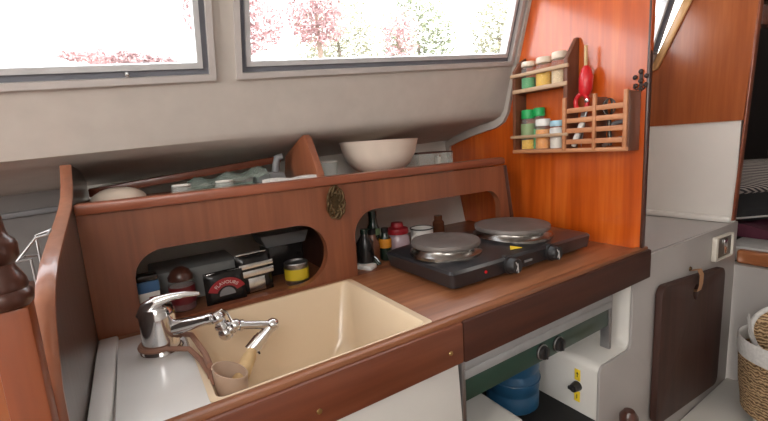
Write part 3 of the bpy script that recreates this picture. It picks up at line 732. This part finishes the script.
part('bottom_shelf', B().box(XR0, XR1, .511, .831, 1.1525, 1.161, .001), 'rack', rk)
part('rail', B().box(XR0-.007, XR0+.002, .655, .846, 1.376, 1.387, .003), 'railpale', rk)
part('rail', B().box(XR0-.007, XR0+.002, .655, .846, 1.1965, 1.206, .003), 'railpale', rk)
part('rail', B().box(XR0-.003, XR0+.003, .660, .841, 1.330, 1.342, .003), 'railpale', rk)
part('rail', B().box(XR0-.003, XR0+.003, .499, .841, 1.152, 1.163, .003), 'rack', rk)
for zz in (1.180, 1.209, 1.236, 1.262):
    part('slat', B().box(XR0-.003, XR0+.003, .511, .660, zz-.0065, zz+.0065, .0015), 'rack', rk)
for yy, w in ((.666, .010), (.583, .008), (.507, .009)):
    part('stile', B().box(XR0-.006, XR0+.004, yy-w/2, yy+w/2, 1.158, 1.298, .0015), 'rack', rk)
part('bin_divider', B().box(XR0+.004, XR1-.001, .580, .586, 1.161, 1.290, .001), 'rackside', rk)

def spice_jar(name, label, y, z, r, h, fill, fillmat, capmat=None, x=1.046, caph=.016, group=None, lab=None):
    c = (x, y, z)
    t = thing(name, label, 'jar', c, group)
    part('jar_glass', B().lathe([(0, 0), (r*.94, 0), (r, .003), (r, h*.86), (r*.86, h*.95), (r*.86, h), (0, h)], c, 24), 'jarglass', t)
    part('contents', B().lathe([(0, .0025), (r*.92, .003), (r*.93, fill), (0, fill)], c, 24), fillmat, t)
    if lab: part('paper_label', B().lathe([(r*1.005, lab[0]), (r*1.02, lab[0]), (r*1.02, lab[1]), (r*1.005, lab[1])], c, 24, cap=False), lab[2], t)
    if capmat:
        part('cap', B().lathe([(0, h), (r*.95, h), (r*.98, h+.002), (r*.95, h+caph-.002), (r*.88, h+caph), (0, h+caph)], c, 28), capmat, t)
    return t
G = 'spice jars on the upper shelf of the rack'
spice_jar('spice_jar', 'clear jar of green herbs at the left of the upper rack shelf', .802, 1.3395, .021, .066, .033, 'mint', 'lidcream', 1.046, .014, G)
spice_jar('spice_jar', 'clear jar of yellow spice in the middle of the upper rack shelf', .750, 1.3395, .0225, .066, .040, 'turmeric', 'lidcream', 1.046, .016, G)
spice_jar('spice_jar', 'clear jar of cream spice next to the tall rack divider', .700, 1.3395, .0215, .068, .044, 'creamspice', 'lidcream', 1.046, .018, G)
spice_jar('herb_shaker', 'tall shaker with bright green cap and green label on the lower rack shelf', .803, 1.1615, .021, .093, .030, 'turmeric', 'green', 1.0458, .026, None, (.034, .078, 'palegreen'))
spice_jar('herb_shaker', 'second green-capped shaker standing close to the bulkhead on the lower shelf', .772, 1.1615, .017, .098, .06, 'mint', 'green', 1.0555, .024)
spice_jar('paprika_jar', 'jar of orange spice with a frosted white cap on the lower rack shelf', .752, 1.1615, .0215, .068, .058, 'paprika', 'whiteplastic', 1.0462, .020)
spice_jar('salt_jar', 'white jar with a pale blue cap on the lower rack shelf', .704, 1.1615, .0215, .064, .06, 'whiteplastic', 'paleblue', 1.0462, .016, None, (.034, .056, 'fabricwhite'))

# red-handled tool and utensils in the slatted bin
t = thing('red_kitchen_tool', 'red plastic handled kitchen scissors standing in the slatted bin', 'scissors', (1.04, .625, 1.162))
hx = 1.043
part('handle', B().tube([(hx, .624, 1.30), (hx, .622, 1.315), (hx, .621, 1.345), (hx, .6215, 1.365), (hx, .622, 1.374)], [.012, .0165, .0175, .012, .006], 16), 'red', t)
part('finger_loop', B().tube([(hx-.004, .630 + .0165*math.cos(2*PI*i/24), 1.282 + .021*math.sin(2*PI*i/24)) for i in range(24)], .0058, 10, True), 'red', t)
part('pivot', B().lathe([(0, 0), (.006, 0), (.005, .003), (0, .004)], mx=axis((hx-.010, .612, 1.284), (hx-.02, .612, 1.284)), n=16), 'chrome', t)
part('blade', B().prism([(.622, 1.262), (.632, 1.262), (.640, 1.21), (.632, 1.166), (.626, 1.21)], [], yz(hx), (.003, 0, 0)), 'steel', t)
part('hanging_tip', B().tube([(hx, .6225, 1.370), (hx, .623, 1.425)], .0042, 10), 'pine', t)
t = thing('white_peeler', 'white handled peeler slanting inside the slatted bin', 'peeler', (1.036, .640, 1.163))
part('handle', B().tube([(1.034, .648, 1.168), (1.034, .640, 1.19), (1.034, .626, 1.222), (1.034, .618, 1.24)], [.006, .008, .008, .005], 12), 'whiteplastic', t)
part('blade', B().tube([(1.034, .618, 1.238), (1.034, .612, 1.258)], .003, 8), 'steel', t)
t = thing('steel_whisk', 'small steel whisk loops in the right half of the slatted bin', 'whisk', (1.045, .54, 1.163))
b = B()
for k in range(3):
    a = k*PI/3
    b.tube([Vector((1.045, .560, 1.245)) + Vector((.012*math.sin(s)*math.cos(a), .014*math.sin(s)*math.sin(a) + .0, .018 - .020*math.cos(s))) for s in [2*PI*i/20 for i in range(20)]], .0016, 6, True)
part('whisk_wires', b, 'darksteel', t)
part('whisk_handle', B().tube([(1.045, .560, 1.243), (1.045, .556, 1.166)], .005, 10), 'darksteel', t)
t = thing('metal_tongs', 'grey metal utensil lying across the right half of the slatted bin', 'utensil', (1.045, .535, 1.163))
part('arm', B().tube([(1.05, .570, 1.21), (1.05, .545, 1.222), (1.05, .516, 1.226)], [.005, .006, .004], 10), 'greyplastic', t)
part('arm', B().tube([(1.043, .572, 1.166), (1.043, .55, 1.178), (1.043, .520, 1.186)], [.005, .006, .004], 10), 'steel', t)

# wrought hook right above the bin
b = B(); hx, hy, hz = 1.069, .5005, 1.319
b.box(1.0715, 1.0742, hy-.004, hy+.004, hz-.026, hz+.018, .001)
for (dy, dz) in ((0, .020), (.013, .008), (-.013, .008), (.011, -.012), (-.011, -.012), (0, -.002)): b.ball((1.0705, hy+dy, hz+dz), .0058, (.5, 1, 1), 2)
for s_ in (1, -1): b.tube([(1.0705, hy, hz-.016), (1.069, hy+s_*.008, hz-.022), (1.068, hy+s_*.014, hz-.016), (1.068, hy+s_*.013, hz-.008)], .002, 8)
single('iron_wall_hook', b, 'iron', 'small dark flower-shaped hook on the bulkhead edge above the slatted bin', 'hook', (1.0742, hy, hz))

# ================================================================== UNDER THE WORKTOP
# moulded niche with two side steps
ml = thing('moulded_niche', 'white moulded niche under the worktop with a rounded step at each side', 'niche', (.77, .7, .3))
def stepprof(x_in, x_out, zst, zb, wd_):
    r = .02; s_ = 1 if x_out > x_in else -1; P = []
    P.append((x_in, zb))
    for i in range(7):
        a = PI/2*i/6; P.append((x_in + s_*r*(1-math.cos(a)), zst - r + r*math.sin(a)))
    for i in range(7):
        a = PI/2*i/6; P.append((x_out - s_*r*1.2 + s_*r*1.2*math.sin(a), zst + r*1.2*(1-math.cos(a))))
    P += [(x_out, ZC-.03), (x_out + s_*wd_, ZC-.03), (x_out + s_*wd_, zb)]
    return P
part('right_step', B().prism(stepprof(.922, 1.068, .625, .465, .022), [], lambda u, v: Vector((u, .504, v)), (0, .53, 0), .002), 'white', ml)
part('left_step', B().prism(stepprof(.655, .470, .600, .465, .012), [], lambda u, v: Vector((u, .516, v)), (0, .53, 0), .004), 'white', ml)
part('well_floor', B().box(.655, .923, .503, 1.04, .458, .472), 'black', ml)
part('back_panel', B().box(.458, 1.09, 1.035, 1.055, .46, .87), 'whiteshade', ml)
# lower front below the niche
single('niche_plinth', B().box(.458, .915, .503, .53, 0, .456), 'whiteshade', 'grey front panel below the niche under the worktop', 'panel', (.77, .515, 0))

st = thing('gas_stove', 'slim gas stove stowed under the worktop with steel top and dark green front', 'stove', (.73, .65, .705))
part('housing', B().box(.486, .982, .530, .80, .712, .757, .003), 'black', st)
part('top_plate', B().box(.478, .988, .508, .80, .7585, .778, .003).box(.478, .988, .508, .520, .778, .796, .002), 'stovegrey', st)
part('front_panel', B().box(.484, .990, .517, .530, .706, .757, .003), 'stovegreen', st, 'dark green enamelled front')
for kx in (.715, .773):
    kc = Vector((kx, .517, .731))
    kn = part('knob', B().lathe([(0, 0), (.018, 0), (.018, .003), (.015, .005), (.0145, .012), (0, .013)], n=28, mx=axis(kc, kc + Vector((0, -1, 0)))), 'hobside', st)
    part('knob_ring', B().tube([kc + Vector((.0165*math.cos(2*PI*i/28), -.004, .0165*math.sin(2*PI*i/28))) for i in range(28)], .0014, 8, True), 'steel', kn)
    part('knob_grip', B().box(kx-.0025, kx+.0025, .500, .505, .731-.012, .731+.012, .001), 'hobside', kn)
part('side_bracket', B().box(.993, 1.004, .515, .54, .640, .800, .002), 'steel', st)
part('side_bracket', B().box(.4745, .483, .512, .535, .66, .800, .002), 'steel', st)

jx, jy, jz = .822, .688, .4725
jg = thing('water_container', 'blue ribbed plastic water container standing in the niche below the stove', 'container', (jx, jy, jz))
part('container_body', B().lathe([(0, 0), (.064, 0), (.070, .006), (.071, .040), (.0675, .046), (.0675, .052), (.071, .058), (.072, .098), (.068, .105), (.068, .112), (.072, .118), (.073, .160), (.062, .182), (.03, .20), (0, .202)], (jx, jy, jz), 44), 'jug', jg)
part('cap', B().lathe([(0, .2025), (.02, .2025), (.02, .222), (0, .223)], (jx, jy, jz), 24), 'whiteplastic', jg)
part('handle_rib', B().tube([(jx + .0725*math.cos(2*PI*i/40), jy + .0725*math.sin(2*PI*i/40), jz+.085) for i in range(40)], .0022, 8, True), 'jug', jg)

vx = .9218
gv = thing('gas_valve', 'black gas tap between two yellow labels on the white step', 'valve', (vx, .556, .51))
part('label_plate', B().box(vx-.0012, vx, .549, .565, .560, .592, .0003), 'yellow', gv)
part('label_plate', B().box(vx-.0012, vx, .549, .565, .500, .530, .0003), 'yellow', gv)
part('label_arrow', B().prism([(.556, .570), (.558, .570), (.558, .579), (.5605, .579), (.557, .585), (.5535, .579), (.556, .579)], [], yz(vx-.0018), (.0006, 0, 0)), 'ink', gv)
part('label_mark', B().box(vx-.0018, vx-.0012, .556, .558, .509, .520), 'ink', gv)
part('tap_body', B().lathe([(0, 0), (.013, 0), (.012, .010), (.010, .022), (0, .024)], n=24, mx=axis((vx, .557, .545), (vx-1, .557, .545))), 'hobside', gv)
part('tap_lever', B().box(vx-.027, vx-.019, .553, .569, .540, .550, .003), 'hobside', gv)

# broom stick end at the bottom edge
t = thing('broom_handle', 'rounded brown end of a wooden handle standing below the niche', 'broom', (.965, .44, 0))
part('stick', B().lathe([(0, 0), (.015, 0), (.016, .46), (.021, .485), (.021, .502), (.012, .516), (0, .519)], (.965, .447, 0), 24), 'dark', t)

# ================================================================== RIGHT HAND LOCKER
lk = thing('forward_locker', 'white locker front in shade-painted grey beyond the galley with a recessed white top', 'locker', (1.45, .7, 0))
part('front_panel', B().prism([(.918, .0), (1.790, .0), (1.790, .862), (1.069, .868), *[(1.069 - .02*(1-math.cos(PI/2*i/6)), .648 - .0245*math.sin(PI/2*i/6)) for i in range(7)], *[(.938 - .0195*math.sin(PI/2*i/6), .6235 - .02*(1-math.cos(PI/2*i/6))) for i in range(7)]], [], lambda u, v: Vector((u, .496, v)), (0, .0075, 0), .0015), 'whiteshade', lk)  # white front in a shade grey, carried over the white step's front too
part('top', B().prism([(1.106, .856), (1.797, .842), (1.797, .852), (1.106, .866)], [], lambda u, v: Vector((u, .516, v)), (0, .40, 0)), 'whiteshade', lk)
part('top_moulding', B().box(1.775, 1.797, .516, .90, .853, .875, .006), 'white', lk)
part('end_panel', B().box(1.0925, 1.105, .504, .90, .0, .865, .002), 'whiteshade', lk)
part('bottom_ledge', B().box(1.10, 1.797, .36, .495, .0, .262, .006), 'white', lk)

cb = thing('cutting_board', 'dark brown chopping board with a round hole hanging on the shade-grey locker front', 'cutting board', (1.47, .49, .27))
ol = rrect(1.180, 1.632, .352, .775, (.03, .03, .03, .03), 8)
ol = [(u, v - (u-1.180)*.09) for u, v in ol]
part('board', B().prism(ol, [[(1.405 + .020*math.cos(2*PI*i/24), .705 + .024*math.sin(2*PI*i/24)) for i in range(24)]], lambda u, v: Vector((u, .474, v)), (0, .018, 0), .002), 'chop', cb)
t = thing('leather_loop', 'tan leather loop holding the chopping board by its hole', 'loop', (1.462, .49, .68))
rows = [[Vector((1.408 + w + .02*k, y, z)) for w in (-.012, 0, .012)] for k, (y, z) in enumerate(((.492, .768), (.472, .775), (.4655, .760), (.466, .730), (.470, .708), (.4885, .704)))]
part('leather_strip', B().grid([[p - Vector((.02*k, 0, 0)) for p in row] for k, row in enumerate(rows)], (0, -.002, .001)), 'loop', t)
part('stud', B().lathe([(0, 0), (.007, 0), (.006, .004), (0, .005)], mx=axis((1.408, .4955, .772), (1.408, .40, .772)), n=18), 'brass', t)

so = thing('power_socket', 'cream framed power socket on the upper right of the shade-grey locker front', 'socket', (1.69, .499, .775))
sl = lambda u, v: v - (u-1.56)*.03
part('frame', B().prism([(u, sl(u, v)) for u, v in rrect(1.565, 1.715, .760, .842, (.006,)*4, 3)], [[(u, sl(u, v)) for u, v in rrect(1.584, 1.709, .766, .836, (.003,)*4, 3)]], lambda u, v: Vector((u, .482, v)), (0, .0135, 0), .002), 'socket', so)
part('insert', B().prism([(u, sl(u, v)) for u, v in rrect(1.585, 1.708, .767, .835, (.003,)*4, 3)], [], lambda u, v: Vector((u, .488, v)), (0, .007, 0)), 'socketin', so)
part('rocker', B().box(1.640, 1.668, .484, .4885, .772, .824, .003), 'chrome', so)

wb = single('white_box', B().box(1.53, 1.79, .02, .352, .0, .292, .008), 'white', 'white box under the woven basket at the right edge', 'box', (1.7, .2, 0))
bk = thing('woven_basket', 'round woven basket with a white cloth band on the white box', 'basket', (1.63, .268, .293))
kc = (1.62, .292, .293)
part('basket_body', B().lathe([(0, 0), (.104, 0), (.110, .006), (.122, .10), (.128, .20), (.124, .20), (.118, .10), (.112, .010), (0, .008)], kc, 56), 'wicker', bk)
part('cloth_band', B().lathe([(.1285, .192), (.1305, .194), (.131, .220), (.1305, .246), (.128, .250), (.125, .246), (.1265, .198)], kc, 56, cap=False), 'fabricwhite', bk)
ld = thing('basket_lid', 'round woven lid with white bound edge leaning inside the basket', 'lid', (1.68, .285, .50))
lm = axis((1.650, .314, .545), (1.650-.95, .314-.22, .545+.30))
part('woven_disc', B().lathe([(0, 0), (.080, 0), (.083, .004), (.078, .008), (.04, .012), (0, .013)], n=48, mx=lm), 'wicker', ld)
part('bound_edge', B().tube([lm @ Vector((.086*math.cos(2*PI*i/48), .086*math.sin(2*PI*i/48), .004)) for i in range(48)], .0075, 10, True), 'fabricwhite', ld)
b = B()
for k, (dx, dz) in enumerate(((-.03, .055), (-.012, .07), (.004, .062))): b.tube([(1.560 + .006*k, .366, .52), (1.560 + dx*.3, .380, .565), (1.560 + dx*.5, .388, .585 + dz*.5)], [.003, .0025, .0012], 6)
single('dried_grass', b, 'sheet', 'few pale dried stems standing at the rim of the woven basket', 'stems', (1.585, .35, .51))

# --- fore berth
bt_ = thing('fore_berth', 'berth with a rounded varnished front rail beyond the forward bulkhead', 'berth', (2.3, 0, 0))
part('front_panel', B().box(1.80, 1.85, -.6, .515, 0, .70), 'whiteshade', bt_)
part('front_rail', B().box(1.815, 1.850, -.6, .502, .702, .752, .010, 3), 'berthwood', bt_)
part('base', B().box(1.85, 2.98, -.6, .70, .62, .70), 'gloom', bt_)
single('berth_sheet', B().box(1.852, 2.02, -.55, .545, .701, .757, .006), 'sheet', 'pale folded sheet along the berth rail', 'sheet', (1.93, 0, .701))
def cushion(w, d_, h, mx, n=12):
    return pillow(B(), w, h, d_, mx, n)
single('plum_blanket', B().grid([[(2.03 + .9*i/14, -.5 + 1.20*j/14, .785 + .02*math.sin(i*1.4 + j*.6) + .012*math.sin(j*2.1)) for i in range(15)] for j in range(15)], (0, 0, -.05)), 'blanket', 'crumpled plum-red blanket spread over the berth', 'blanket', (2.45, .1, .70))
single('striped_cushion', pillow(B(), .50, .17, .07, Matrix.Translation((2.28, .540, .885)) @ Matrix.Rotation(-.55, 4, 'Z') @ Matrix.Rotation(-.5, 4, 'X'), 14), 'stripes', 'black and white striped cushion at the head of the berth', 'cushion', (2.28, .60, .86))
t = thing('dark_cushion', 'dark cushion with a pale piped edge in front of the striped cushion', 'cushion', (2.18, .52, .80))
cm = Matrix.Translation((2.20, .470, .828)) @ Matrix.Rotation(-.5, 4, 'Z') @ Matrix.Rotation(-1.1, 4, 'X')
part('cover', pillow(B(), .42, .16, .04, cm, 12), 'darkcloth', t)
part('piping', B().tube([cm @ Vector((x, 0, z)) for x, z in ((-.21, 0), (.21, 0), (.21, .16), (-.21, .16))], .004, 8, True), 'sheet', t)

# ================================================================== OUTSIDE THE WINDOWS
struct('ground', B().box(-30, 40, 3.0, 40, -1.0, .2), 'quay')
single('garden_wall', B().box(-22, 22, 8.0, 8.3, .2, 3.05, .02), 'render', 'sunlit white wall outside the windows', 'wall', (0, 8.15, .2))
def plant(name, label, c, rx, ry, rz, n, mat, s, h, cat='tree', seed=1, group=None):
    rnd = random.Random(seed)
    t = thing(name, label, cat, c, group)
    part('trunk', B().tube([(c[0], c[1], c[2]), (c[0]+.06, c[1], c[2]+h*.5), (c[0]-.04, c[1]+.05, c[2]+h)], [.12, .09, .05], 8), 'bark', t)
    b = B(); bm = b.bm
    for k in range(n):
        while True:
            p = Vector((rnd.uniform(-1, 1), rnd.uniform(-1, 1), rnd.uniform(-1, 1)))
            if p.length < 1: break
        q = Vector((c[0] + p.x*rx, c[1] + p.y*ry, c[2] + h + p.z*rz))
        u = Vector((rnd.gauss(0, 1), rnd.gauss(0, 1), rnd.gauss(0, 1))).normalized(); v = u.orthogonal().normalized()*s*.45; u = u*s
        bm.faces.new([bm.verts.new(q - u), bm.verts.new(q + v), bm.verts.new(q + u), bm.verts.new(q - v)])
    part('foliage', b, mat, t)
for i, (x, y, z, rx, rz, n, mat, lab) in enumerate((
        (2.5, 9.5, 2.0, 1.1, .85, 2400, 'blossom', 'pink flowering tree seen at the left of the right-hand window'),
        (4.45, 9.5, 2.25, .80, .75, 1500, 'blossom', 'smaller pink flowering tree behind the white wall'),
        (6.0, 11.4, 2.3, 1.45, 1.5, 3600, 'leafpale', 'pale green tree seen in the middle of the right-hand window'),
        (6.9, 9.5, 2.0, .40, .75, 600, 'blossom', 'narrow red-flowered shrub between the green trees'),
        (9.1, 11.4, 2.5, 1.6, 1.8, 5000, 'leaf', 'broad green tree seen at the right of the right-hand window'),
        (11.0, 9.5, 2.3, 1.3, 1.5, 3400, 'leafpale', 'pale bushy tree farthest right behind the white wall'))):
    plant('garden_tree', lab, (x, y, .2), rx, .75, rz, n, mat, .085, z + 2.0, 'tree', i+3)
plant('flowering_hedge', 'low pink flowering hedge in front of the wall outside the left window', (.20, 7.2, .2), .80, .25, .10, 1500, 'blossom', .05, 2.50, 'hedge', 21)

# ================================================================== LIGHT
def area(name, loc, target, sx, sy, power, col):
    l = bpy.data.lights.new(name, 'AREA'); l.shape = 'RECTANGLE'; l.size = sx; l.size_y = sy; l.energy = power; l.color = col
    o = bpy.data.objects.new(name, l); COL.objects.link(o); o.location = loc
    o.rotation_euler = (Vector(target) - Vector(loc)).to_track_quat('-Z', 'Y').to_euler(); return o
area('companionway_daylight', (-1.5, -.10, 1.40), (1.0, .62, 1.10), .85, .85, 9, (1, .945, .87))
area('front_left_fill', (-.35, -.65, 1.80), (.25, .55, .85), .55, .55, 9, (1, .98, .95))  # unseen lamp added at front left for falloff along the counter
area('forward_panel_fill', (1.36, .05, 1.84), (1.8, .72, 1.35), .35, .35, 2.2, (1, .93, .85))  # lamp added to brighten the forward panel; the ceiling has no hatch
sun = bpy.data.lights.new('sun', 'SUN'); sun.energy = 9.0; sun.angle = .01; sun.color = (1, .95, .88)
so_ = bpy.data.objects.new('sun', sun); COL.objects.link(so_)
so_.rotation_euler = Vector((-.25, .75, -.75)).to_track_quat('-Z', 'Y').to_euler()
wd = bpy.data.worlds.new('World'); SC.world = wd; wd.use_nodes = True
nt = wd.node_tree; nt.nodes.clear()
wo = nt.nodes.new('ShaderNodeOutputWorld'); bg = nt.nodes.new('ShaderNodeBackground')
tc = nt.nodes.new('ShaderNodeTexCoord'); sp_ = nt.nodes.new('ShaderNodeSeparateXYZ'); rp = nt.nodes.new('ShaderNodeValToRGB')
rp.color_ramp.elements[0].position = 0; rp.color_ramp.elements[0].color = (.85, .82, .78, 1)
rp.color_ramp.elements[1].position = .6; rp.color_ramp.elements[1].color = (.95, .98, 1, 1)
nt.links.new(tc.outputs['Generated'], sp_.inputs[0]); nt.links.new(sp_.outputs['Z'], rp.inputs[0]); nt.links.new(rp.outputs[0], bg.inputs[0])
bg.inputs[1].default_value = 5.0
nt.links.new(bg.outputs[0], wo.inputs[0])

# ================================================================== CAMERA
F, YAW, PITCH, ROLL = 399.54, math.radians(32.3166), math.radians(9.1595), math.radians(-3.546)
f = Vector((math.sin(YAW)*math.cos(PITCH), math.cos(YAW)*math.cos(PITCH), -math.sin(PITCH)))
r = Vector((math.cos(YAW), -math.sin(YAW), 0)); u = r.cross(f)
r2 = math.cos(ROLL)*r + math.sin(ROLL)*u; u2 = -math.sin(ROLL)*r + math.cos(ROLL)*u
cam = bpy.data.cameras.new('Camera'); cam.sensor_width = 36; cam.lens = F/768*36; cam.clip_start = .01
co = bpy.data.objects.new('Camera', cam); COL.objects.link(co)
co.matrix_world = Matrix(((r2.x, u2.x, -f.x, 0), (r2.y, u2.y, -f.y, 0), (r2.z, u2.z, -f.z, 1.2), (0, 0, 0, 1)))
SC.camera = co
SC.view_settings.view_transform = 'Standard'; SC.view_settings.look = 'None'
SC.view_settings.gamma = 1; SC.view_settings.use_curve_mapping = False
SC.view_settings.exposure = .28
